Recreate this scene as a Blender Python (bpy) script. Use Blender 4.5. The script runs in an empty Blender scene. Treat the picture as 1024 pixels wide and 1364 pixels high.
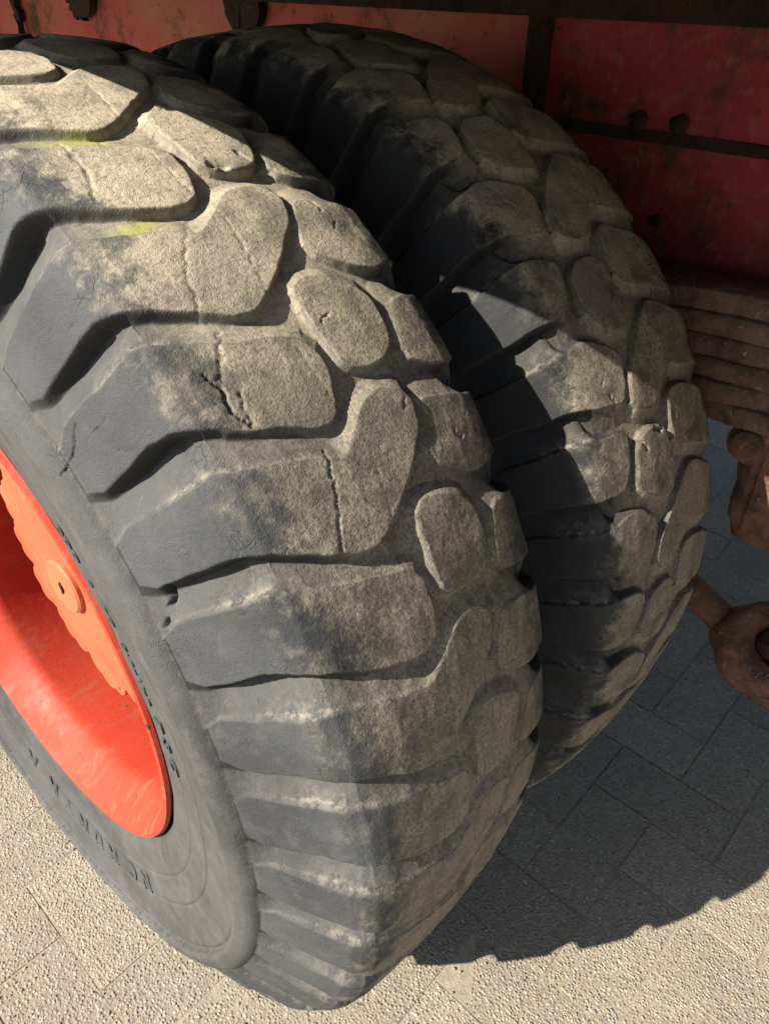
import bpy, bmesh, math, random
import numpy as np
from mathutils import Matrix, Vector
random.seed(7)
rng = np.random.default_rng(7)
sc = bpy.context.scene
C = sc.collection
rad = math.radians

# ------------------------------------------------------------------ camera
cam_d = bpy.data.cameras.new('camera')
cam = bpy.data.objects.new('camera', cam_d)
C.objects.link(cam)
cp = Vector((-0.3711, -0.8252, 1.2712))
yaw, pitch, roll = 0.8394, -0.6147, 0.0202
Fw = Vector((math.sin(yaw)*math.cos(pitch), math.cos(yaw)*math.cos(pitch), math.sin(pitch)))
Rt = Fw.cross(Vector((0, 0, 1))).normalized()
Up = Rt.cross(Fw)
Rr = math.cos(roll)*Rt + math.sin(roll)*Up
Ur = -math.sin(roll)*Rt + math.cos(roll)*Up
M = Matrix(((Rr.x, Ur.x, -Fw.x, cp.x), (Rr.y, Ur.y, -Fw.y, cp.y), (Rr.z, Ur.z, -Fw.z, cp.z), (0, 0, 0, 1)))
cam.matrix_world = M
cam_d.sensor_fit = 'VERTICAL'
cam_d.sensor_height = 36
cam_d.lens = 36*1012.18/1364
cam_d.clip_start = 0.02
cam_d.clip_end = 500
sc.camera = cam

# ------------------------------------------------------------------ light
SUN_AZ, SUN_EL = -72.0, 36.0
w = bpy.data.worlds.new("World")
sc.world = w
w.use_nodes = True
nt = w.node_tree
bg = nt.nodes['Background']
sky = nt.nodes.new('ShaderNodeTexSky')
sky.sky_type = 'NISHITA'
sky.sun_disc = False
sky.sun_elevation = rad(SUN_EL)
sky.sun_rotation = rad(SUN_AZ)
nt.links.new(sky.outputs[0], bg.inputs[0])
bg.inputs[1].default_value = 0.062
sd = bpy.data.lights.new('sun', 'SUN')
sd.energy = 5.0
sd.angle = rad(0.5)
sd.color = (1.0, 0.92, 0.80)
sun = bpy.data.objects.new('sun', sd)
C.objects.link(sun)
sdir = Vector((math.sin(rad(SUN_AZ))*math.cos(rad(SUN_EL)), math.cos(rad(SUN_AZ))*math.cos(rad(SUN_EL)), math.sin(rad(SUN_EL))))
sun.rotation_euler = (-sdir).to_track_quat('-Z', 'Y').to_euler()
sun.location = sdir*8
sc.view_settings.view_transform = 'Standard'
sc.view_settings.look = 'None'
sc.view_settings.gamma = 1
sc.view_settings.use_curve_mapping = False
sc.view_settings.exposure = 1.05

# ------------------------------------------------------------------ helpers
def thing(name, label, cat, loc=(0, 0, 0), group=None):
    o = bpy.data.objects.new(name, None)
    C.objects.link(o)
    o.location = loc
    o.empty_display_size = .1
    tag(o, label, cat, group)
    return o
def tag(o, label, cat, group=None):
    o['label'] = label
    o['category'] = cat
    if group: o['group'] = group
def link(name, me, m=None, parent=None, loc=(0, 0, 0)):
    o = bpy.data.objects.new(name, me)
    C.objects.link(o)
    if m is not None and not me.materials: me.materials.append(m)
    o.parent = parent
    o.location = loc
    return o
def from_bm(name, bm, m, parent=None, loc=(0, 0, 0), smooth=False, bevel=0, seg=2, auto=None):
    if bevel:
        es = [e for e in bm.edges if len(e.link_faces) == 2 and e.calc_face_angle(0) > rad(28)]
        bmesh.ops.bevel(bm, geom=es, offset=bevel, segments=seg, affect='EDGES', profile=.6)
    me = bpy.data.meshes.new(name)
    bm.normal_update()
    bm.to_mesh(me)
    bm.free()
    if smooth:
        me.polygons.foreach_set('use_smooth', [True]*len(me.polygons))
        if auto:
            me.set_sharp_from_angle(angle=rad(auto))
    return link(name, me, m, parent, loc)
def box(bm, x0, x1, y0, y1, z0, z1):
    vs = [bm.verts.new(p) for p in ((x0,y0,z0),(x1,y0,z0),(x1,y1,z0),(x0,y1,z0),(x0,y0,z1),(x1,y0,z1),(x1,y1,z1),(x0,y1,z1))]
    for f in ((3,2,1,0),(4,5,6,7),(0,1,5,4),(1,2,6,5),(2,3,7,6),(3,0,4,7)):
        bm.faces.new([vs[i] for i in f])
    return vs
def lathe(bm, prof, n=96, fn=None, cap0=False, cap1=False, axis='x'):
    rings = []
    for x, r in prof:
        ring = []
        for i in range(n):
            a = 2*math.pi*i/n
            rr = r if fn is None else fn(x, r, a)
            ring.append(bm.verts.new((x, rr*math.cos(a), rr*math.sin(a))))
        rings.append(ring)
    for a, b in zip(rings, rings[1:]):
        for i in range(n):
            j = (i+1) % n
            bm.faces.new((a[i], b[i], b[j], a[j]))
    if cap0: bm.faces.new(rings[0])
    if cap1: bm.faces.new(rings[-1][::-1])
    return rings
def tube(bm, pts, r, n=12, caps=True):
    pts = [Vector(p) for p in pts]
    rings = []
    prev = None
    for i, p in enumerate(pts):
        t = (pts[min(i+1, len(pts)-1)] - pts[max(i-1, 0)]).normalized()
        if prev is None:
            u = t.orthogonal().normalized()
        else:
            u = (prev - t*prev.dot(t)).normalized()
        prev = u
        v = t.cross(u)
        rr = r[i] if isinstance(r, (list, tuple)) else r
        rings.append([bm.verts.new(p + u*rr*math.cos(2*math.pi*k/n) + v*rr*math.sin(2*math.pi*k/n)) for k in range(n)])
    for a, b in zip(rings, rings[1:]):
        for i in range(n):
            j = (i+1) % n
            bm.faces.new((a[i], a[j], b[j], b[i]))
    if caps:
        bm.faces.new(rings[0][::-1])
        bm.faces.new(rings[-1])

# ------------------------------------------------------------------ materials
class NT:
    def __init__(s, name):
        s.m = bpy.data.materials.new(name)
        s.m.use_nodes = True
        s.t = s.m.node_tree
        s.b = s.t.nodes['Principled BSDF']
        s.tc = s.t.nodes.new('ShaderNodeTexCoord')
        s.co = s.tc.outputs['Object']
    def n(s, typ, **k):
        nd = s.t.nodes.new('ShaderNode'+typ)
        for a, v in k.items(): setattr(nd, a, v)
        return nd
    def set(s, sock, v):
        if hasattr(v, 'is_linked') or isinstance(v, bpy.types.NodeSocket): s.t.links.new(v, sock)
        else: sock.default_value = v
    def map(s, sc3, co=None, rot=(0, 0, 0)):
        m = s.n('Mapping')
        s.set(m.inputs[0], co or s.co)
        m.inputs['Scale'].default_value = sc3
        m.inputs['Rotation'].default_value = rot
        return m.outputs[0]
    def noise(s, scale, detail=4, rough=.55, co=None, dist=0):
        m = s.n('TexNoise')
        s.set(m.inputs['Vector'], co or s.co)
        m.inputs['Scale'].default_value = scale
        m.inputs['Detail'].default_value = detail
        m.inputs['Roughness'].default_value = rough
        m.inputs['Distortion'].default_value = dist
        return m.outputs[0]
    def vor(s, scale, feature='F1', co=None, out='Distance', rnd=1):
        m = s.n('TexVoronoi', feature=feature)
        s.set(m.inputs['Vector'], co or s.co)
        m.inputs['Scale'].default_value = scale
        m.inputs['Randomness'].default_value = rnd
        return m.outputs[out]
    def ramp(s, v, a, b, c0=0., c1=1., smooth=True):
        m = s.n('MapRange', interpolation_type='SMOOTHSTEP' if smooth else 'LINEAR')
        s.set(m.inputs[0], v)
        m.inputs[1].default_value = a
        m.inputs[2].default_value = b
        m.inputs[3].default_value = c0
        m.inputs[4].default_value = c1
        return m.outputs[0]
    def math(s, op, a, b=0., c=0., clamp=False):
        m = s.n('Math', operation=op, use_clamp=clamp)
        s.set(m.inputs[0], a)
        s.set(m.inputs[1], b)
        s.set(m.inputs[2], c)
        return m.outputs[0]
    def mix(s, f, a, b, blend='MIX'):
        m = s.n('Mix', data_type='RGBA', blend_type=blend)
        s.set(m.inputs[0], f)
        s.set(m.inputs[6], a if not isinstance(a, tuple) else (*a, 1))
        s.set(m.inputs[7], b if not isinstance(b, tuple) else (*b, 1))
        return m.outputs[2]
    def attr(s, name, out='Fac'):
        m = s.n('Attribute', attribute_name=name)
        return m.outputs[out]
    def bump(s, h, dist, strength=1., normal=None):
        m = s.n('Bump')
        s.set(m.inputs['Height'], h)
        m.inputs['Distance'].default_value = dist
        m.inputs['Strength'].default_value = strength
        if normal is not None: s.set(m.inputs['Normal'], normal)
        return m.outputs[0]
    def done(s, col, rough, normal=None, metal=0, spec=.5):
        s.set(s.b.inputs['Base Color'], col if not isinstance(col, tuple) else (*col, 1))
        s.set(s.b.inputs['Roughness'], rough)
        s.set(s.b.inputs['Metallic'], metal)
        s.set(s.b.inputs['Specular IOR Level'], spec)
        if normal is not None: s.set(s.b.inputs['Normal'], normal)
        return s.m

def rubber(name='weathered_rubber', dk=.92, dust=.97, lim=0.):
    s = NT(name)
    face = s.attr('face')
    lug, edge, xx = s.attr('lug'), s.attr('ledge'), s.attr('across')
    moss = s.attr('moss')
    n1 = s.noise(7, 5, .6)
    n2 = s.noise(38, 5, .65)
    n3 = s.noise(260, 3, .7)
    n4 = s.noise(900, 2, .6)
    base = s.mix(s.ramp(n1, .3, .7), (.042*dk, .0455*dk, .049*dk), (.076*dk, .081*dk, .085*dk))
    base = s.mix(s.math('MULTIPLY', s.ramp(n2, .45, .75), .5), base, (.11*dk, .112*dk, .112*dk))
    # clean dark outer strip of each block, worn dusty face further in
    tan = s.mix(s.ramp(n2, .3, .7), (.25*dust, .208*dust, .160*dust), (.42*dust, .358*dust, .275*dust))
    spk = s.noise(420, 3, .75)
    tan = s.mix(s.ramp(spk, .52, .66, 0, .6), tan, (.52*dust, .45*dust, .35*dust))
    tan = s.mix(s.ramp(s.noise(320, 5, .85), .49, .60, 0, .8), tan, (.10, .085, .066))
    # directional scuffing and darker bare patches where the dust has been rubbed off
    scf = s.noise(1, 5, .7, co=s.map((140, 22, 22)))
    tan = s.mix(s.ramp(scf, .48, .68, 0, .5), tan, (.12, .105, .085))
    tan = s.mix(s.ramp(s.noise(9, 5, .7), .50, .66, 0, .6), tan, (.13, .115, .095))
    # pale dust up the tyre, also painting in the brighter sunlit top
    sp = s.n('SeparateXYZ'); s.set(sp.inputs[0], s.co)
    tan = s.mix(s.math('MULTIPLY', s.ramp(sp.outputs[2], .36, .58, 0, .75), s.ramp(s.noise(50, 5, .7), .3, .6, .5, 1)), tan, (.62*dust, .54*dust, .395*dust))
    tan = s.mix(s.ramp(s.noise(300, 5, .85), .52, .64, 0, .6), tan, (.14, .12, .09))
    tan = s.mix(s.ramp(s.noise(1, 4, .75, co=s.map((60, 300, 300))), .56, .66, 0, .5), tan, (.10, .09, .075))
    ax = s.math('MULTIPLY', s.math('ABSOLUTE', xx), -1.)
    crownm = s.ramp(ax, -.1440, -.1330)
    inner = s.ramp(s.math('ADD', ax, s.math('MULTIPLY', s.math('SUBTRACT', s.noise(16, 5, .75), .5), .16)), -.122-lim, -.088-lim)
    outer_ok = s.ramp(n2, .42, .7, .0, .42)
    dl = s.math('MULTIPLY', s.math('MULTIPLY', face, crownm), s.math('MAXIMUM', inner, outer_ok))
    dl = s.math('MULTIPLY', dl, s.ramp(s.noise(19, 4, .6), .28, .55, .45, 1))
    dl = s.math('MULTIPLY', dl, s.ramp(n3, .25, .5, .55, 1))
    floor = s.math('MULTIPLY', s.math('MULTIPLY', s.math('SUBTRACT', 1., face), s.ramp(ax, -.135, -.06, .08, 1)), s.ramp(s.noise(34, 6, .7), .34, .56, .5, .95))
    col = s.mix(s.math('MAXIMUM', dl, floor), base, tan)
    eg = s.math('MULTIPLY', edge, s.ramp(s.noise(90, 6, .75), .42, .60))
    col = s.mix(s.math('MULTIPLY', eg, .40), col, (.37, .33, .265))
    col = s.mix(s.math('MULTIPLY', moss, s.ramp(s.noise(170, 5, .8), .36, .58, .15, .95)), col, (.36, .36, .085))
    # pale scuffs
    sc_ = s.ramp(s.noise(30, 6, .75, co=s.map((1, 3, 1))), .66, .74, 0, .35)
    col = s.mix(sc_, col, (.2, .2, .19))
    col = s.mix(s.math('MULTIPLY', s.attr('wall'), s.ramp(ax, -.05, -.11, .85, .35, False) if False else s.ramp(ax, -.11, -.05, .85, .30)), col, (.020, .020, .022))  # shade painted on the steep lower walls of the blocks
    # height: pitted worn faces, weather cracks on the flanks
    pits = s.math('MULTIPLY', s.math('ADD', s.math('MULTIPLY', n3, .8), s.math('MULTIPLY', n4, .45)), s.math('MULTIPLY_ADD', lug, .85, .15))
    cr = s.vor(1, 'DISTANCE_TO_EDGE', co=s.map((70, 110, 110), co=s.n_warp(40, .022)))
    crack = s.ramp(cr, 0, .045, 1, 0)
    crmask = s.math('MULTIPLY', s.ramp(s.noise(22, 4, .7), .57, .66, 0, .6), s.ramp(ax, -.08, -.12))
    ck = s.math('MULTIPLY', crack, crmask)
    strx = s.noise(1, 4, .65, co=s.map((500, 130, 130)))
    grain = s.math('MULTIPLY', s.math('SUBTRACT', 1., lug), s.noise(700, 3, .6))
    b1 = s.bump(pits, .0012, .95)
    b2 = s.bump(s.math('SUBTRACT', s.math('MULTIPLY', grain, .5), s.math('MULTIPLY', ck, 1.2)), .0009, .8, b1)
    b3 = s.bump(s.noise(45, 3, .5), .002, .3, b2)
    b3 = s.bump(s.math('MULTIPLY', s.noise(150, 6, .75), s.math('SUBTRACT', 1.1, face)), .0022, .45, b3)
    col = s.mix(s.math('MULTIPLY', ck, .3), col, (.02, .02, .02))
    return s.done(col, s.ramp(n2, .3, .7, .62, .9), b3, 0, .35)

def paint(name, c0, c1, worn, rough=.35, rust=.0, rscale=9):
    s = NT(name)
    n1 = s.noise(4, 4, .6)
    n2 = s.noise(rscale, 6, .7)
    col = s.mix(s.ramp(n1, .3, .7), c0, c1)
    col = s.mix(s.ramp(s.noise(13, 4, .7), .58, .72, 0, .35), col, worn)
    if rust:
        k = s.ramp(n2, .62-rust*.25, .74-rust*.2)
        rc = s.mix(s.ramp(s.noise(60, 4, .7), .3, .7), (.03, .018, .012), (.10, .045, .022))
        col = s.mix(k, col, rc)
        col = s.mix(s.ramp(s.vor(38), .0, .2, .7, 0), col, (.03, .02, .015))
    chips = s.math('MULTIPLY', s.ramp(s.vor(34), .16, .10), s.ramp(s.noise(21, 3), .55, .6))
    col = s.mix(chips, col, (.05, .03, .025))
    col = s.mix(s.ramp(s.noise(1, 5, .7, co=s.map((9, 40, 40))), .5, .72, 0, .5), col, (.30, .15, .09))
    col = s.mix(s.ramp(s.noise(150, 4, .8), .55, .66, 0, .55), col, (.16, .05, .03))
    b = s.bump(s.noise(120, 4, .6), .0008, .5)
    b = s.bump(s.noise(14, 3, .5), .004, .3, b)
    return s.done(col, s.ramp(n2, .3, .7, rough, rough+.25), b)

def rust_mat(name='rusty_steel', c=((.035, .02, .014), (.16, .07, .035), (.26, .15, .10))):
    s = NT(name)
    n1 = s.noise(22, 6, .7)
    col = s.mix(s.ramp(n1, .3, .62), c[0], c[1])
    col = s.mix(s.ramp(s.noise(70, 5, .7), .58, .72, 0, .8), col, c[2])
    b = s.bump(s.noise(110, 5, .7), .004, .8)
    b = s.bump(s.noise(30, 3, .7), .006, .5, b)
    return s.done(col, .85, b, 0, .3)

def paver_mat():
    s = NT('exposed_aggregate_concrete')
    g = s.n('NewGeometry').outputs['Position']
    oi = s.n('ObjectInfo')
    cell = s.vor(215, co=g, out='Color')
    sep = s.n('SeparateColor'); s.set(sep.inputs[0], cell)
    d = s.vor(215, co=g)
    fine = s.noise(420, 3, .7, co=g)
    matrix_ = s.mix(s.ramp(s.noise(70, 5, .75, co=g), .3, .7), (.28, .247, .188), (.40, .355, .275))
    st = s.mix(sep.outputs[0], (.34, .30, .23), (.52, .465, .365))
    st = s.mix(s.ramp(sep.outputs[1], .88, .92), st, (.52, .38, .20))
    st = s.mix(s.ramp(sep.outputs[1], .07, .04), st, (.17, .15, .125))
    st = s.mix(s.ramp(sep.outputs[2], .95, .98), st, (.62, .58, .50))
    k = s.math('MULTIPLY', s.ramp(d, .62, .38), s.ramp(sep.outputs[2], .25, .4))
    col = s.mix(k, matrix_, st)
    col = s.mix(s.ramp(fine, .35, .55, .45, 0), col, (.15, .125, .095))
    low = s.noise(3.5, 4, .6, co=g)
    col = s.mix(s.ramp(low, .35, .65, .3, 0), col, (.22, .19, .15))
    hsv = s.n('HueSaturation')
    s.set(hsv.inputs['Color'], col)
    s.set(hsv.inputs['Value'], s.ramp(oi.outputs['Random'], 0, 1, .92, 1.07, False))
    h = s.math('ADD', s.math('MULTIPLY', s.ramp(d, .75, .1), s.ramp(sep.outputs[0], 0, 1, .3, 1.)), s.math('MULTIPLY', fine, .5))
    b = s.bump(h, .0022, 1.)
    return s.done(hsv.outputs[0], .85, b, 0, .3)

# rubber helper: warped coordinates for natural crack lines
def _warp(s, scale, amt):
    nz = s.n('TexNoise')
    s.set(nz.inputs['Vector'], s.co)
    nz.inputs['Scale'].default_value = scale
    v = s.n('VectorMath', operation='SCALE')
    s.set(v.inputs[0], nz.outputs['Color'])
    v.inputs['Scale'].default_value = amt
    a = s.n('VectorMath', operation='ADD')
    s.set(a.inputs[0], s.co)
    s.set(a.inputs[1], v.outputs[0])
    return a.outputs[0]
NT.n_warp = _warp

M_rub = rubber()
M_rub2 = rubber('shaded_inner_rubber', .42, .86, .018)  # darkened copy of the rubber and dust, deepens the inner tyre's shade
M_rim = paint('orange_wheel_paint', (.40, .030, .009), (.46, .048, .018), (.44, .12, .06), .55)
M_hub = paint('lighter_orange_paint', (.50, .085, .032), (.56, .115, .045), (.60, .22, .12), .6)  # hub orange, lighter than the rim paint
M_cap = paint('faded_orange_paint', (.44, .12, .048), (.50, .16, .070), (.5, .24, .13), .6)
M_body = paint('rusty_red_paint', (.22, .014, .026), (.33, .024, .034), (.28, .10, .085), .55, .6, 7)
M_body2 = paint('faded_red_paint', (.42, .14, .085), (.46, .055, .045), (.44, .22, .13), .6, .5, 6)
M_steel = rust_mat('dark_rusty_frame', ((.012, .009, .008), (.045, .024, .016), (.10, .055, .035)))
M_rust = rust_mat(c=((.06, .033, .024), (.21, .105, .068), (.38, .26, .19)))
M_spring = rust_mat('scaly_brown_rust', ((.07, .042, .031), (.20, .12, .085), (.48, .40, .34)))
M_pav = paver_mat()

# ------------------------------------------------------------------ tyre
AX = 0.60                  # height of the axle
DEG = 0.62*math.pi/180*1000   # mm of arc per degree on the crown
half = [(0, .62, 7), (.04, .619, 7.5), (.08, .616, 9), (.11, .6115, 12.5), (.1242, .607, 16), (.134, .5995, 20),
        (.1405, .591, 23), (.1435, .583, 24), (.158, .548, 20), (.168, .522, 12), (.1738, .5080, 2.0), (.1742, .5052, 0), (.1785, .5030, 0), (.1820, .5000, 0), (.1850, .4955, 0), (.1872, .488, 0), (.1885, .4815, 0), (.1868, .4788, 0), (.1778, .4768, 0), (.1772, .4745, 0), (.1800, .4722, 0), (.1792, .468, 0), (.1772, .455, 0), (.1748, .436, 0), (.1735, .4235, 0), (.1712, .4215, 0), (.1713, .4200, 0), (.1726, .4185, 0),
        (.1680, .400, 0), (.1668, .3870, 0), (.1646, .3852, 0), (.1647, .3840, 0), (.1656, .3825, 0), (.1626, .364, 0), (.1612, .354, 0), (.1592, .346, 0), (.1520, .338, 0), (.135, .328, 0)]
pts = np.array([(-x, r, d) for x, r, d in half[::-1]] + list(half[1:]))
seg = np.hypot(np.diff(pts[:, 0]), np.diff(pts[:, 1]))
S = np.concatenate([[0], np.cumsum(seg)])
mid = S[len(half)-1]
S -= mid
fineS = np.arange(S[0], S[-1], .0004)
px = np.interp(fineS, S, pts[:, 0]); pr = np.interp(fineS, S, pts[:, 1]); pd = np.interp(fineS, S, pts[:, 2])
ker = np.exp(-.5*(np.arange(-14, 15)*.0004/.0009)**2); ker /= ker.sum()
def sm(a):
    return np.convolve(np.pad(a, 14, mode='edge'), ker, mode='valid')
px, pr, pd = sm(px), sm(pr), sm(pd)
s_ridge = float(np.interp(.4965, [.4965], [0])) if False else None
def s_of_x(x):            # crown abscissa (m) to profile coordinate (mm)
    c = np.abs(fineS) < .152
    return float(np.interp(x, px[c], fineS[c]))*1000
def s_of_r(r, side):      # flank radius to profile coordinate (mm)
    c = (np.abs(fineS) >= .145) & (np.abs(fineS) < .26) & (np.sign(fineS) == side)
    o = np.argsort(pr[c])
    return float(np.interp(r, pr[c][o], fineS[c][o]))*1000
sL, sR = s_of_r(.506, -1), s_of_r(.506, 1)
# sample positions across
sv = np.concatenate([np.arange(fineS[0], s_of_r(.475, -1)/1000, .003), np.arange(s_of_r(.475, -1)/1000, s_of_r(.475, 1)/1000, .00165),
                     np.arange(s_of_r(.475, 1)/1000, fineS[-1], .003), [fineS[-1]]])
for sd_i in (-1, 1):
    for rr_i in (.4215, .3848):
        q = s_of_r(rr_i, sd_i)/1000 if rr_i > .43 else float(fineS[(np.sign(fineS) == sd_i) & (np.abs(fineS) > .2)][np.argmin(np.abs(pr[(np.sign(fineS) == sd_i) & (np.abs(fineS) > .2)]-rr_i))])
        sv = np.concatenate([sv[np.abs(sv-q) > .0045], np.arange(q-.004, q+.0041, .001)])
sv = np.sort(sv)
X0 = np.interp(sv, fineS, px); R0 = np.interp(sv, fineS, pr); D0 = np.interp(sv, fineS, pd)/1000
tx, tr = np.gradient(X0, sv), np.gradient(R0, sv)
L = np.hypot(tx, tr); NX, NR = -tr/L, tx/L         # outward normal of the section
phi = np.concatenate([np.arange(-12, 100, .112), np.arange(100, 348, .5)])
NP_, NS = len(phi), len(sv)

# tread blocks of one pitch (18 degrees): outline in (degrees, metres across), traced as the block tops
A1 = s_of_x
blocks = [
 ('long',  [(40.9, sL), (41.1, A1(-.139)), (41.3, A1(-.130)), (41.0, A1(-.116)), (40.4, A1(-.097)), (39.3, A1(-.060)), (38.5, A1(-.039)), (39.8, A1(-.018)), (41.5, A1(.003)), (41.8, A1(.021)),
            (41.1, A1(.042)), (40.0, A1(.048)), (38.3, A1(.042)), (36.0, A1(.022)), (34.1, A1(-.004)), (32.6, A1(-.025)), (31.8, A1(-.043)), (32.0, A1(-.060)), (34.0, A1(-.102)), (35.3, A1(-.127)), (35.9, A1(-.142)), (35.6, sL)], 1),
 ('inner', [(39.9, A1(.061)), (39.4, A1(.088)), (38.6, A1(.122)), (38.2, A1(.141)), (38.2, sR), (33.2, sR), (33.0, A1(.14)), (32.8, A1(.115)), (32.4, A1(.096)), (33.0, A1(.072)), (34.5, A1(.048)), (35.9, A1(.043)), (38.1, A1(.050))], 1),
 ('short', [(50.3, sL), (50.6, A1(-.141)), (50.8, A1(-.132)), (50.3, A1(-.120)), (49.4, A1(-.094)), (48.3, A1(-.058)), (47.3, A1(-.022)), (46.2, A1(-.013)), (43.9, A1(-.012)), (41.6, A1(-.019)),
            (40.9, A1(-.030)), (41.0, A1(-.048)), (42.4, A1(-.090)), (43.7, A1(-.111)), (45.1, A1(-.142)), (44.3, sL)], 1),
 ('centre', [(50.3, A1(.001)), (51.0, A1(.013)), (50.7, A1(.034)), (49.4, A1(.059)), (48.0, A1(.070)), (45.8, A1(.066)), (44.3, A1(.060)), (43.4, A1(.047)), (43.2, A1(.030)), (43.6, A1(.010)), (44.6, A1(.001)), (46.4, A1(-.001)), (48.4, A1(-.003))], 0),
 ('rim',   [(47.9, A1(.091)), (47.9, A1(.113)), (47.6, A1(.14)), (47.6, sR), (42.2, sR), (41.6, A1(.14)), (41.5, A1(.115)), (41.9, A1(.088)), (42.9, A1(.070)), (45.6, A1(.077))], 1),
]
def chaikin(p, n=1):
    p = np.array(p, float)
    for _ in range(n):
        q = np.roll(p, -1, 0)
        p = np.stack([.84*p+.16*q, .16*p+.84*q], 1).reshape(-1, 2)
    return p
# smooth value noise, periodic round the tyre
def vnoise(a, b, ca, cb, seed):
    g = np.random.default_rng(seed).uniform(-1, 1, (int(round(360/ca)), 400))
    u, v = (a % 360)/ca, b/cb + 150
    iu, iv = np.floor(u).astype(int), np.floor(v).astype(int)
    fu, fv = u-iu, v-iv
    fu, fv = fu*fu*(3-2*fu), fv*fv*(3-2*fv)
    n = g.shape[0]
    f = lambda i, j: g[i % n, np.clip(j, 0, 399)]
    return (f(iu, iv)*(1-fu)+f(iu+1, iv)*fu)*(1-fv)+(f(iu, iv+1)*(1-fu)+f(iu+1, iv+1)*fu)*fv
PH, SS = np.meshgrid(phi, sv*1000, indexing='ij')
crown_w = np.clip(1-(np.abs(SS)-150)/60, 0, 1)
wa = (1.5*vnoise(PH, SS, 3, 34, 1) + .8*vnoise(PH, SS, 1, 12, 2))     # mm
wb = (2.0*vnoise(PH, SS, 3, 34, 3) + .8*vnoise(PH, SS, 1, 12, 4))*crown_w
A = PH*DEG + wa
B = SS + wb
period = 18*DEG
An = A - 27.5*DEG
cellk = np.floor(An/period).astype(int)
Ar = An - cellk*period + 27.5*DEG
best = np.full(A.shape, -1e9); lab = np.zeros(A.shape, np.int32)
face = np.zeros(A.shape); wall = np.zeros(A.shape)
keep = np.ones(A.shape); ledge = np.zeros(A.shape)
tread_cols = np.where((sv*1000 > sL-2) & (sv*1000 < sR+2))[0]
c0, c1 = tread_cols[0], tread_cols[-1]+1
Ac, Bc = Ar[:, c0:c1], B[:, c0:c1]
kc = cellk[:, c0:c1]
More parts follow.
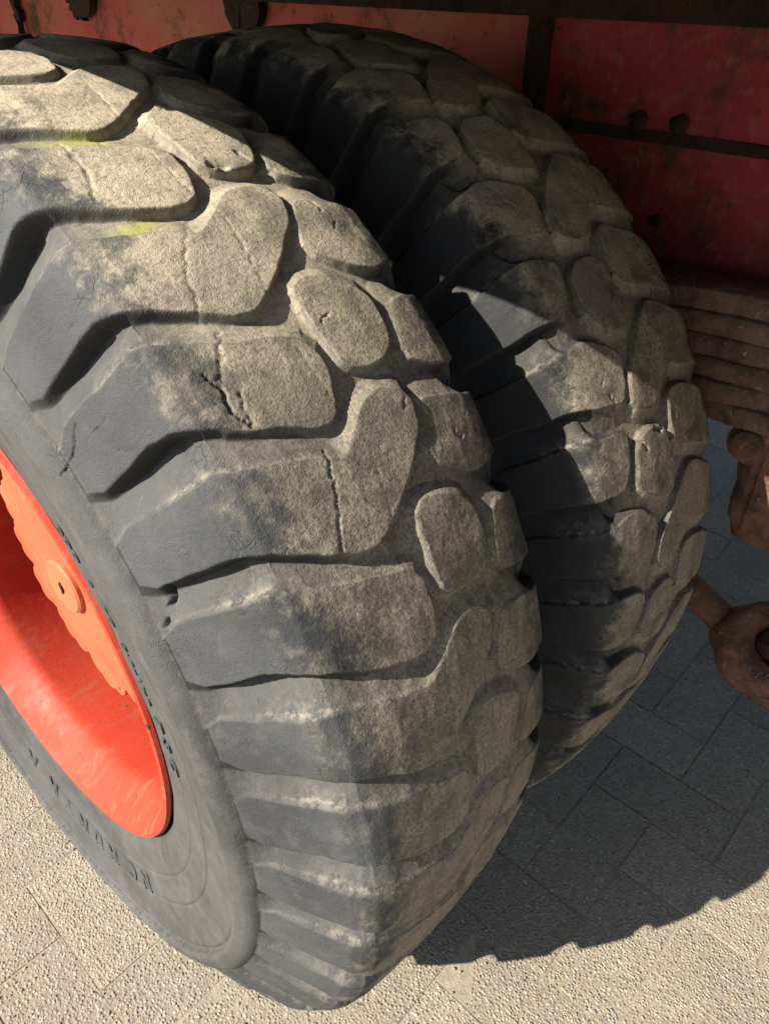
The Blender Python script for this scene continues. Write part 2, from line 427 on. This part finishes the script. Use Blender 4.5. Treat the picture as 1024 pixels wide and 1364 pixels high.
for bi, (nm, poly, shoulder) in enumerate(blocks):
    P = chaikin(poly)*[DEG, 1]
    if shoulder:
        mid_a = P[:, 0].mean()
        up_ = (P[:, 0] > mid_a) & (np.abs(P[:, 1]) < 175)
        P[up_, 0] -= .38*DEG*np.clip((175-np.abs(P[up_, 1]))/60, 0, 1)
    lo, hi = P.min(0)-45, P.max(0)+45
    for sh in (-1, 0, 1):
        ac = Ac - sh*period
        sel = (ac > lo[0]) & (ac < hi[0]) & (Bc > lo[1]) & (Bc < hi[1])
        if not sel.any(): continue
        qa, qb = ac[sel], Bc[sel]
        dm = np.full(qa.shape, 1e18); va = np.zeros_like(qa); vb = np.zeros_like(qa); inside = np.zeros(qa.shape, bool)
        for i in range(len(P)):
            p, q = P[i], P[(i+1) % len(P)]
            e = q-p
            t = np.clip(((qa-p[0])*e[0]+(qb-p[1])*e[1])/(e@e+1e-9), 0, 1)
            ua, ub = qa-(p[0]+t*e[0]), qb-(p[1]+t*e[1])
            d2 = ua*ua+ub*ub
            m = d2 < dm
            dm[m], va[m], vb[m] = d2[m], ua[m], ub[m]
            cond = ((p[1] > qb) != (q[1] > qb)) & (qa < (q[0]-p[0])*(qb-p[1])/(q[1]-p[1]+1e-12)+p[0])
            inside ^= cond
        d = np.sqrt(dm); sd_ = np.where(inside, d, -d)
        up = np.clip(np.where(inside, -1, 1)*va/(d+1e-6), -1, 1)      # +1 when the nearest edge faces up the tyre
        # how gentle the upper wall is: nearly vertical at the centre, a long ramp on the shoulder
        sh_f = np.clip((np.abs(qb)-30)/110, 0, 1)
        # the inner end of a long block's upper wall stays steep
        wup = 14 + 25*sh_f if shoulder else 13 + 0*sh_f
        wdn = 3.2 + 3.4*sh_f + 3*np.clip((np.abs(qb)-165)/40, 0, 1)
        # the ramps swap sides on the far shoulder (the pattern is point-symmetric)
        k = np.clip(up*1.3*np.clip((115-qb)/20, -1, 1), 0, 1)
        ww = wdn*(1-k)+wup*k
        t = np.clip(1+sd_/ww, 0, 1)
        m_ = .6*t + .4*t*t*(3-2*t)
        # shoulder: a long ramp rises most of the way, then a small crisp step
        st_w = 3.2
        rp = np.clip((sd_+ww)/(ww-st_w), 0, 1)
        rampv = .76*(rp**1.0)
        stp = np.clip(1+sd_/st_w, 0, 1)
        stepped = rampv + (1-.76)*stp*stp*(3-2*stp)
        fl = np.clip((np.abs(qb)-165)/30, 0, 1)          # the step dies out down the flank
        g_ = np.clip(k*(.55+sh_f), 0, 1)
        m_ = m_*(1-g_) + stepped*g_
        # rounded shoulder of each block
        full = np.zeros(Ac.shape); full[sel] = m_
        keep[:, c0:c1] *= (1-full)
        f2 = np.zeros(Ac.shape); f2[sel] = np.clip((sd_+2.2)/2.6, 0, 1)
        face[:, c0:c1] = np.maximum(face[:, c0:c1], f2)
        w2 = np.zeros(Ac.shape); w2[sel] = np.clip((sd_+ww+1.5)/1.5, 0, 1)*np.clip((-sd_-.3)/1.2, 0, 1)*(1-k)
        wall[:, c0:c1] = np.maximum(wall[:, c0:c1], w2)
        ins = np.zeros(Ac.shape); ins[sel] = full[sel]
        upd = ins > np.where(best[:, c0:c1] > -1e8, best[:, c0:c1], .04)
        bb = best[:, c0:c1]; ll = lab[:, c0:c1]
        bb[upd] = ins[upd]
        ll[upd] = (((kc+sh) % 20)*len(blocks)+bi+1)[upd]
        eg = np.zeros(Ac.shape)
        eg[sel] = (np.exp(-((sd_+3.2)/2.2)**2)*(1-.85*fl) + .45*np.exp(-((sd_+8)/9)**2)*(1-fl))*k*(.35+.65*sh_f) + .7*np.exp(-((sd_+2.6)/2.0)**2)*np.clip(1-sh_f*.8, 0, 1)
        ledge[:, c0:c1] = np.maximum(ledge[:, c0:c1], eg)
top = 1-keep
H = -(1-top)*D0[None, :]
# wear: soft unevenness, rounded crowns, chipped lower edges
H += .0010*vnoise(PH, SS, 3.6, 40, 5)*top*crown_w + .00012*vnoise(PH, SS, .5, 5, 6)*crown_w
H += .0009*vnoise(PH, SS, 6, 60, 8) * (1-crown_w)
# per-block height differences
bh = np.random.default_rng(12).uniform(-.0016, .0012, 400)
H += np.where(lab > 0, bh[lab], 0)*top*crown_w
# cuts, cracks and sipes: (deg, mm across), width mm, depth mm
def stroke(path, wid, dep, jag=1.):
    for (a0, b0), (a1, b1) in zip(path, path[1:]):
        p = np.array([a0*DEG, b0]); q = np.array([a1*DEG, b1]); e = q-p
        ext = 20
        ra = (phi*DEG > min(p[0], q[0])-ext) & (phi*DEG < max(p[0], q[0])+ext)
        rb = (sv*1000 > min(p[1], q[1])-ext) & (sv*1000 < max(p[1], q[1])+ext)
        if not ra.any() or not rb.any(): continue
        ix = np.ix_(ra, rb)
        a = PH[ix]*DEG + jag*1.6*vnoise(PH[ix]*7, SS[ix], 3, 4, 21)
        b = SS[ix] + jag*1.6*vnoise(PH[ix]*7, SS[ix], 3, 4, 22)
        t = np.clip(((a-p[0])*e[0]+(b-p[1])*e[1])/(e@e+1e-9), 0, 1)
        d = np.hypot(a-p[0]-t*e[0], b-p[1]-t*e[1])
        wloc = wid*(.75+.25*vnoise(PH[ix]*5, SS[ix], 3, 6, 23))
        H[ix] -= dep/1000*np.exp(-(d/wloc)**2*1.6)
def sr(x, r): return s_of_r(r, -1)
stroke([(35.4, sr(0, .527)), (34.6, sr(0, .523)), (33.8, sr(0, .519))], 3.2, 9)
stroke([(32.9, sr(0, .513)), (32.2, sr(0, .509))], 1.8, 5)
stroke([(49.8, sr(0, .530)), (48.2, sr(0, .512)), (47.5, sr(0, .499))], 1.2, 3)
stroke([(47.0, A1(-.101)), (45.4, A1(-.096)), (44.1, A1(-.097)), (42.7, A1(-.091))], 1.2, 3.6, 1.3)
stroke([(45.0, A1(-.087)), (42.7, A1(-.091))], 1.1, 3, 1.2)
stroke([(62.0, A1(.014)), (61.6, A1(.023))], 4.5, 6)
stroke([(62.9, A1(.046)), (61.9, A1(.053))], 3, 4, 2)
for kk in range(20):
    o = kk*18
    r_ = np.random.default_rng(kk+50)
    j = lambda s=.01: r_.uniform(-s, s)
    stroke([(39.4+o, A1(-.054+j())), (36+o, A1(-.066+j())), (32.6+o, A1(-.076+j()))], 1.5, 1.6*r_.uniform(.4, 1.3), 1.2)
    stroke([(39.2+o, A1(-.012)), (36+o, A1(-.016)), (32.6+o, A1(-.022))], 1.1, 1.1*r_.uniform(.2, 1.2), .6)
    stroke([(49.4+o, A1(-.076+j())), (46+o, A1(-.088+j())), (43.0+o, A1(-.098+j()))], 1.6, 2.2*r_.uniform(.3, 1.3), 1.4)
    stroke([(46.4+o, A1(-.026)), (41.6+o, A1(-.022))], 1.0, .8, .5)
    for _ in range(4):      # fine weather cracks down the shoulder flanks
        a_, rr0 = 27.5+o+r_.uniform(0, 18), r_.uniform(.525, .59)
        a1_, rr1 = a_+r_.uniform(-1.2, 1.2), rr0-r_.uniform(.01, .035)
        stroke([(a_, s_of_r(rr0, -1)), ((a_+a1_)/2+r_.uniform(-.4, .4), s_of_r((rr0+rr1)/2, -1)), (a1_, s_of_r(max(rr1, .509), -1))], .75, r_.uniform(.8, 2), 1.5)
    for _ in range(3):      # random nicks and short cuts
        a_, b_ = 27.5+o+r_.uniform(0, 18), r_.uniform(-110, 110)
        stroke([(a_, b_), (a_+r_.uniform(-.9, .9), b_+r_.uniform(-7, 7))], r_.uniform(1, 2), r_.uniform(1, 2.6), 1.5)
# small feathered chips along the trailing (lower) edges
moss = np.zeros(A.shape)
for (a0, b0, sa, sb) in ((67.3, A1(-.066), 1.1, 24), (58.3, A1(-.078), .7, 16)):
    moss = np.maximum(moss, np.exp(-((PH-a0)/sa)**2-((SS-b0)/sb)**2)*(1-face*.8)*1.6)
tread_h = top.copy()
ledge += .4*np.exp(-((R0[None, :]-.4782)/.0011)**2)*(np.abs(X0[None, :]) > .17) + .4*np.exp(-((R0[None, :]-.5045)/.0014)**2)*(np.abs(X0[None, :]) > .17)

XX = X0[None, :] + NX[None, :]*H
RR = R0[None, :] + NR[None, :]*H

def build_tyre(wheel, flip, phase, tag_seed):
    """flip: the tyre is mounted the other way round; phase turns it on its axle"""
    tyre = bpy.data.objects.new('tyre', None)
    ph = np.radians(PH)
    x, a = XX, ph
    if flip:
        x, a = -XX, np.radians(phase)-ph
    co = np.stack([x, -RR*np.cos(a), RR*np.sin(a)], -1)
    # the tyre stands flat on the ground
    zmin = -AX + .0015
    low = co[..., 2] < zmin
    sq = np.where(low, zmin-co[..., 2], 0)
    co[..., 2] = np.where(low, zmin + .02*(-sq), co[..., 2])
    co = co.reshape(-1, 3)
    n = NP_*NS
    i, jx = np.meshgrid(np.arange(NP_), np.arange(NS-1), indexing='ij')
    i2 = (i+1) % NP_
    f = np.stack([i*NS+jx, i*NS+jx+1, i2*NS+jx+1, i2*NS+jx], -1).reshape(-1, 4)
    if flip: pass
    flab = lab[i, jx].reshape(-1)
    def mk(name, faces, parent):
        uv, inv = np.unique(faces, return_inverse=True)
        inv = inv.reshape(-1)
        me = bpy.data.meshes.new(name)
        me.vertices.add(len(uv)); me.vertices.foreach_set('co', co[uv].astype(np.float32).ravel())
        me.loops.add(len(inv)); me.loops.foreach_set('vertex_index', inv.astype(np.int32))
        me.polygons.add(len(faces)); me.polygons.foreach_set('loop_start', np.arange(0, len(inv), 4, dtype=np.int32))
        me.polygons.foreach_set('use_smooth', np.ones(len(faces), bool))
        for an, arr in (('lug', tread_h), ('face', face), ('wall', wall), ('ledge', ledge), ('across', XX), ('moss', moss*(0 if flip else 1))):
            at = me.attributes.new(an, 'FLOAT', 'POINT')
            at.data.foreach_set('value', arr.reshape(-1)[uv].astype(np.float32))
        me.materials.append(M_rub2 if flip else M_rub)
        me.update()
        o = bpy.data.objects.new(name, me)
        C.objects.link(o)
        o.parent = parent
        return o
    body = mk('tyre', f[flab == 0], wheel)
    body.location = (0, 0, AX)
    order = np.argsort(flab, kind='stable')
    sl = flab[order]
    cuts = np.searchsorted(sl, np.arange(1, 20*len(blocks)+2))
    for q in range(1, 20*len(blocks)+1):
        idx = order[cuts[q-1]:cuts[q]]
        if len(idx) > 20: mk('tread_block', f[idx], body)
    return body

wheel1 = thing('wheel', 'outer wheel with sunlit dusty tyre, grey sidewall and orange red rim', 'wheel', (0, 0, 0))
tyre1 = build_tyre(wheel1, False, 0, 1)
GAP = 0.3893
wheel2 = thing('wheel', 'inner wheel behind the orange-rimmed one, its tyre mostly in shadow beside the leaf spring', 'wheel', (GAP, 0, 0))
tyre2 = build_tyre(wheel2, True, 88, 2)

# ------------------------------------------------------------------ raised lettering on the outer sidewall
def ring_text(txt, size, phi0, r0, name, parent, raise_=.0006, squash=1.):
    c = fineS < -.2
    rr_, xx_ = pr[c], px[c]
    o_ = np.argsort(rr_)
    xoff = 0.
    for ch in txt:
        if ch == ' ':
            xoff += size*.45
            continue
        cu = bpy.data.curves.new(name, 'FONT')
        cu.body = ch; cu.size = size; cu.extrude = .0008; cu.bevel_depth = .0003; cu.offset = size*.012
        to = bpy.data.objects.new(name, cu)
        C.objects.link(to)
        dg = bpy.context.evaluated_depsgraph_get()
        me = bpy.data.meshes.new_from_object(to.evaluated_get(dg))
        bpy.data.objects.remove(to)
        bm = bmesh.new(); bm.from_mesh(me)
        bpy.data.meshes.remove(me)
        x0 = min(v.co.x for v in bm.verts); x1 = max(v.co.x for v in bm.verts)
        for v in bm.verts:
            r = r0 + v.co.y*squash
            ang = phi0 - math.degrees((v.co.x-x0+xoff)/r0)
            xs = float(np.interp(r, rr_[o_], xx_[o_]))
            a = rad(ang)
            v.co = Vector((xs - raise_ - v.co.z, -r*math.cos(a), r*math.sin(a)))
        xoff += x1-x0+size*.14
        me2 = bpy.data.meshes.new(name)
        bmesh.ops.recalc_face_normals(bm, faces=bm.faces)
        bm.to_mesh(me2); bm.free()
        link(name, me2, M_letter, parent)
s = NT('moulded_rubber_letters')
M_letter = s.done(s.mix(s.ramp(s.noise(80, 4), .3, .7), (.036, .040, .045), (.064, .070, .076)), .8, s.bump(s.noise(500, 3), .0005, .5))
ring_text("CDD  S  PD  S·8n'/n", .0165, 47.0, .3690, 'letter', tyre1)
ring_text("- 7 S C", .024, 19.5, .371, 'letter', tyre1)
ring_text("N C  M U M V M  M", .036, -55.0, .396, 'letter', tyre1)

# ------------------------------------------------------------------ rim and hub
def build_rim(wheel, flip=False):
    sg = -1 if flip else 1
    # outer gutter: flange lip, gutter wall, barrel, wheel disc
    prof = [(-.146, .322), (-.150, .331), (-.1555, .3345), (-.1600, .3325), (-.1605, .327), (-.155, .3215), (-.142, .3135), (-.128, .3035), (-.115, .2960),
            (-.106, .2935), (-.098, .2945), (-.050, .301), (.0, .308), (.070, .315), (.092, .300), (.098, .262), (.096, .235), (.090, .21), (.086, .15)]
    bm = bmesh.new()
    lathe(bm, [(sg*x, r) for x, r in prof], 160)
    bmesh.ops.recalc_face_normals(bm, faces=bm.faces)
    rim = from_bm('rim', bm, M_rim, wheel, (0, 0, AX), True, auto=50)
    bm = bmesh.new()
    lathe(bm, [(sg*.155, .331), (sg*.150, .322), (sg*.10, .300), (sg*.110, .296), (sg*.104, .15)], 120)
    back = from_bm('barrel', bm, M_rim, rim, (0, 0, 0), True, auto=50)
    bm = bmesh.new(); bmesh.ops.create_uvsphere(bm, u_segments=12, v_segments=8, radius=.0055)
    for v in bm.verts: v.co.x *= .5
    return rim
rim1 = build_rim(wheel1)
rim2 = build_rim(wheel2, True)
# wheel hub with scalloped cover (bolt lobes round the edge)
def scal(x, r, a):
    if r < .17: return r
    k = abs(math.sin(a*7+.6*math.sin(a*2)))**.5
    k2 = abs(math.sin(a*18+1.1))**.6
    return r - .026*(1-k) - .010*(1-k2) + .006*math.sin(a*3+1) + .0025*math.sin(a*7)
bm = bmesh.new()
lathe(bm, [(.088, .165), (-.036, .168), (-.037, .208), (-.040, .213), (-.056, .2135), (-.0605, .2105), (-.0615, .204), (-.066, .17), (-.074, .12), (-.0785, .075), (-.080, .045), (-.0805, .001)], 264, scal)
bmesh.ops.recalc_face_normals(bm, faces=bm.faces)
hub = from_bm('hub', bm, M_hub, wheel1, (0, 0, AX), True, auto=40)
bm = bmesh.new()
lathe(bm, [(-.076, .0405), (-.0855, .040), (-.0885, .037), (-.0895, .014), (-.0895, .008), (-.0865, .007), (-.0865, .0005)], 64)
bmesh.ops.recalc_face_normals(bm, faces=bm.faces)
cap = from_bm('hub_cap', bm, M_cap, hub, (0, 0, 0), True, auto=35)
bm = bmesh.new()
box(bm, -.0902, -.0880, -.0028, .0028, -.010, .010)
M_dark = rust_mat('dark_grime', ((.008, .007, .006), (.02, .016, .012), (.04, .03, .02)))
slot = from_bm('slot', bm, M_dark, hub, (0, 0, 0))
# drain hole / dark rivet near the lip
bm = bmesh.new(); bmesh.ops.create_uvsphere(bm, u_segments=16, v_segments=10, radius=.0065)
o = from_bm('rivet', bm, M_dark, rim1, (-.128, -.3125*math.cos(rad(-38)), .3125*math.sin(rad(-38))), True)
# axle and brake drum between and behind the wheels
bm = bmesh.new()
lathe(bm, [(.10, .14), (.12, .145), (.30, .145), (.33, .13)], 48)
axle = thing('axle', 'rusty axle tube behind the inner wheel', 'axle', (.0, 0, AX))
from_bm('spacer_drum', bm, M_rust, wheel2, (-GAP, 0, AX), True, auto=40)
bm = bmesh.new()
lathe(bm, [(GAP+.06, .15), (GAP+.065, .20), (GAP+.15, .205), (GAP+.16, .16), (GAP+.16, .06), (1.75, .06)], 48)
from_bm('axle_tube', bm, M_rust, axle, (0, 0, 0), True, auto=40)

# ------------------------------------------------------------------ trailer body
tb = thing('trailer_body', 'red painted trailer body with rusty seam, post and top rail behind the tyres', 'trailer', (.75, 0, 0))
PX = .75
def bpart(name, m, boxes, bevel=.002, parent=tb):
    bm = bmesh.new()
    for b in boxes: box(bm, b[0]-.75, b[1]-.75, *b[2:])
    return from_bm(name, bm, m, parent, (0, 0, 0), bevel=bevel)
bpart('side_panel', M_body, [(PX, PX+.006, -2.2, -.128, 1.101, 1.228)])
o = bpart('side_panel', M_body2, [(PX+.001, PX+.007, -.098, 3.2, 1.101, 1.228)])
o['label'] = 'faded orange-pink stretch of panel above the tyres'
bpart('lower_panel', M_body, [(PX, PX+.006, -2.2, 3.2, .90, 1.085)])
bpart('seam_rail', M_steel, [(PX-.004, PX+.010, -2.2, 3.2, 1.085, 1.101)], .002)
bpart('post', M_steel, [(PX-.022, PX+.012, -.128, -.098, 1.1015, 1.2275)], .003)
bpart('bottom_flange', M_steel, [(PX-.05, PX+.006, -2.2, 3.2, .893, .9)], .002)
bpart('top_rail', M_steel, [(PX-.035, PX+.03, -2.2, 3.2, 1.228, 1.3155)], .004)
bpart('deck', M_steel, [(-.15, 2.4, -2.4, 3.4, 1.316, 1.36)], .004)
bpart('load_box', M_body, [(-.15, 2.4, -2.4, 3.4, 1.3605, 1.95)], .006)
# rust-eaten brackets hanging from the rail
for yy, ww_, hh in ((1.17, .10, .060), (.56, .11, .062), (1.50, .03, .10)):
    bm = bmesh.new()
    n = 14
    r_ = random.Random(int(yy*100))
    topv, botv = [], []
    for i in range(n+1):
        u = i/n
        y = yy - ww_/2 + ww_*u
        d = hh*(.35+.65*math.sin(math.pi*min(1, u*1.1))**.7)*(1+.2*r_.uniform(-1, 1))
        topv.append((y, 1.229)); botv.append((y+.012*r_.uniform(-1, 1), 1.229-d))
    for x in (-.018, -.004):
        pass
    fr = [bm.verts.new((-.020, y, z)) for y, z in topv] + [bm.verts.new((-.020, y, z)) for y, z in botv[::-1]]
    f = bm.faces.new(fr)
    ext = bmesh.ops.extrude_face_region(bm, geom=[f])
    for v in ext['geom']:
        if isinstance(v, bmesh.types.BMVert): v.co.x += .016
    bmesh.ops.recalc_face_normals(bm, faces=bm.faces)
    from_bm('bracket', bm, M_steel, tb)
for y, z, r0 in ((-.285, 1.110, .0125), (-.345, 1.112, .012), (-.34, .985, .008)):
    bm = bmesh.new()
    lathe(bm, [(.002, r0*1.15), (-.002, r0*1.1), (-.0055, r0*.8), (-.0065, r0*.4), (-.007, .0005)], 20, lambda x, q, a: q*(1+.10*math.sin(a*3+1)+.07*math.sin(a*5)))
    bmesh.ops.recalc_face_normals(bm, faces=bm.faces)
    from_bm('rivet', bm, M_steel, tb, (-.001, y, z), True)
bpart('far_panel', M_steel, [(1.55, 1.556, -2.2, 3.2, .92, 1.306)])

# ------------------------------------------------------------------ leaf spring and rusty running gear
ls = thing('leaf_spring', 'stack of rusty spring leaves beside the inner tyre under the red panel', 'leaf spring', (.655, -.55, .85))
from mathutils import noise as mn
for k in range(6):
    y0, y1 = -1.5+.10*k, .35-.07*k
    bm = bmesh.new()
    n = 150
    z = .106-.0288*k
    rows = []
    sec = [(-.0465, -.003), (-.047, -.013), (-.0465, -.0245), (-.044, -.0275), (.0, -.0275), (.044, -.0275), (.0465, -.0245), (.0465, -.003), (.044, 0), (.0, 0), (-.044, 0)]
    for i in range(n+1):
        y = y0+(y1-y0)*i/n
        zz = z - .06*(y+.55)
        row = []
        for q, (x, dz) in enumerate(sec):
            nn = mn.noise(Vector((x*30, y*14, k*7.3)))*.0022 + mn.noise(Vector((x*90, y*120, k*7.3+3)))*.0012
            row.append(bm.verts.new((x+nn*1.4, y+.55, zz+dz+nn*.9)))
        rows.append(row)
    m_ = len(sec)
    for a_, b_ in zip(rows, rows[1:]):
        for q in range(m_): bm.faces.new((a_[q], a_[(q+1) % m_], b_[(q+1) % m_], b_[q]))
    bm.faces.new(rows[0]); bm.faces.new(rows[-1][::-1])
    bmesh.ops.recalc_face_normals(bm, faces=bm.faces)
    from_bm('leaf', bm, M_spring, ls, smooth=True, auto=55)
# hanger under the spring with bolt head
hg = thing('spring_hanger', 'rusty hanger plate and round bolt head hanging below the spring leaves', 'spring hanger', (.66, -.60, .66))
bm = bmesh.new()
tube(bm, [(0, 0, .12), (0, -.002, .05), (.0, -.006, -.02), (.004, -.012, -.055)], [.026, .024, .023, .017], 14)
bmesh.ops.subdivide_edges(bm, edges=bm.edges[:], cuts=2, use_grid_fill=True)
for v in bm.verts:
    k_ = mn.noise(v.co*55)*.007 + mn.noise(v.co*140)*.003
    v.co += Vector((v.co.x, v.co.y, 0)).normalized()*k_ if (v.co.x or v.co.y) else Vector()
from_bm('shank', bm, M_rust, hg, smooth=True, auto=60)
bm = bmesh.new()
lathe(bm, [(-.030, .001), (-.031, .016), (-.028, .021), (-.018, .022), (-.018, .030), (.01, .031)], 28)
bmesh.ops.recalc_face_normals(bm, faces=bm.faces)
from_bm('bolt_head', bm, M_rust, hg, (-.010, .012, .098), smooth=True, auto=40)
bm = bmesh.new(); box(bm, -.03, .03, -.10, -.014, -.05, .10)
from_bm('plate', bm, M_rust, hg, bevel=.004)
# towing ring / shackle low on the right
tr = thing('shackle', 'rusty iron eye on a short bar low beside the inner tyre', 'shackle', (.66, -.66, .44))
bm = bmesh.new()
R1, n1, n2 = .060, 48, 16
rings = []
for i in range(n1):
    a = 2*math.pi*i/n1
    rings.append([bm.verts.new(((R1+.030*math.cos(2*math.pi*k/n2))*math.cos(a), (R1+.030*math.cos(2*math.pi*k/n2))*math.sin(a), .026*math.sin(2*math.pi*k/n2))) for k in range(n2)])
for i in range(n1):
    for k in range(n2):
        bm.faces.new((rings[i][k], rings[(i+1) % n1][k], rings[(i+1) % n1][(k+1) % n2], rings[i][(k+1) % n2]))
for v in bm.verts:
    n_ = mn.noise(v.co*24)*.10 + mn.noise(v.co*70)*.05
    v.co *= 1 + n_
    v.co.z = max(-.036, min(.036, v.co.z*1.7))
    v.co.x *= .82
o = from_bm('eye', bm, M_rust, tr, (.0, -.05, -.02), True)
bm = bmesh.new()
lathe(bm, [(-.045, .0005), (-.045, .017), (-.036, .020), (-.030, .027), (-.012, .028), (.01, .022), (.06, .021), (.06, .0005)], 28, lambda x, q, a: q*(1+.05*math.sin(a*3)+.03*math.sin(a*8+x*90)))
bmesh.ops.recalc_face_normals(bm, faces=bm.faces)
o2 = from_bm('pin', bm, M_steel, tr, (.0, -.05, -.015), True, auto=40)
o2.rotation_euler = (rad(20), rad(65), 0)
o.rotation_euler = (rad(20), rad(-25), 0)
bm = bmesh.new(); tube(bm, [(.02, .30, .07), (.01, .15, .05), (0, .03, .0), (0, -.005, -.015)], [.022, .022, .025, .022], 14)
from_bm('bar', bm, M_rust, tr, smooth=True, auto=50)
bm = bmesh.new(); tube(bm, [(0, -.06, -.03), (.0, -.2, -.09), (.0, -.5, -.16)], [.03, .034, .034], 14)
from_bm('arm', bm, M_rust, tr, smooth=True, auto=50)

# ------------------------------------------------------------------ ground
bm = bmesh.new()
v = [bm.verts.new(p) for p in ((-60, -60, -.0005), (60, -60, -.0005), (60, 60, -.0005), (-60, 60, -.0005))]
bm.faces.new(v)
s = NT('sandy_bedding')
g = s.n('NewGeometry').outputs['Position']
M_sand = s.done(s.mix(s.ramp(s.noise(60, 5, .7, co=g), .3, .7), (.26, .225, .17), (.38, .335, .26)), .9, s.bump(s.noise(300, 4, co=g), .002, .8))
ground = from_bm('ground', bm, M_sand)
ground['kind'] = 'structure'
PW, PL, J = .12, .24, .0016
def paver_mesh(k):
    bm = bmesh.new()
    r_ = random.Random(k)
    box(bm, J/2, PW-J/2, J/2, PL-J/2, -.005, 0)
    for v in bm.verts: v.co += Vector((r_.uniform(-.0008, .0008), r_.uniform(-.0008, .0008), r_.uniform(-.0008, .0008) if v.co.z > -.001 else 0))
    es = [e for e in bm.edges if all(v.co.z > -.002 for v in e.verts)]
    bmesh.ops.bevel(bm, geom=es, offset=.0012, segments=2, affect='EDGES')
    me = bpy.data.meshes.new('paver'); bm.to_mesh(me); bm.free()
    me.materials.append(M_pav)
    return me
pms = [paver_mesh(k) for k in range(6)]
camz = cp.z
def vis(x, y):
    d = Vector((x, y, 0))-cp
    z = d.dot(Fw)
    if z < .2: return False
    u, v_ = 512+1012*d.dot(Rr)/z, 682-1012*d.dot(Ur)/z
    return -150 < u < 1180 and -60 < v_ < 1560
cnt = 0
far = bmesh.new()
items = []
for i in range(-30, 40):
    for j in range(-24, 30):
        c = (i-j) % 4
        x, y = .458+i*PW, -.53+j*PW
        if c == 0: items.append((x, y, 2*PW, PW))
        elif c == 2: items.append((x, y-PW, PW, 2*PW))
def dist_of(it):
    cx, cy = it[0]+it[2]/2, it[1]+it[3]/2
    return (Vector((cx, cy, 0))-cp).length + (0 if vis(cx, cy) else 50)
items.sort(key=dist_of)
for it in items:
    x, y, lx, ly = it
    if cnt < 280 and dist_of(it) < 40:
        o = bpy.data.objects.new('paver', random.choice(pms)); C.objects.link(o)
        o.parent = ground
        dz = random.uniform(0, .0009)
        o.location = (x, y, dz) if ly > lx else (x+lx, y, dz)
        o.rotation_euler = (random.uniform(-.003, .003), random.uniform(-.003, .003), random.uniform(-.003, .003)+(0 if ly > lx else math.pi/2))
        cnt += 1
    else:
        box(far, x+J/2, x+lx-J/2, y+J/2, y+ly-J/2, -.005, random.uniform(0, .0009))
o = from_bm('pavers_beyond', far, M_pav, ground)
o['kind'] = 'stuff'
print('pavers', cnt)
# loose grit on the pavers
bm = bmesh.new()
for k in range(4200):
    x, y = random.uniform(-.6, 1.3), random.uniform(-1.1, .6)
    r_ = random.uniform(.0009, .0024)
    m = Matrix.Translation((x, y, r_*.5)) @ Matrix.Rotation(random.uniform(0, 6), 4, 'Z') @ Matrix.Diagonal((r_*random.uniform(.8, 1.5), r_, r_*.8, 1))
    bmesh.ops.create_icosphere(bm, subdivisions=1, radius=1, matrix=m)
o = from_bm('grit', bm, M_pav)
o['kind'] = 'stuff'
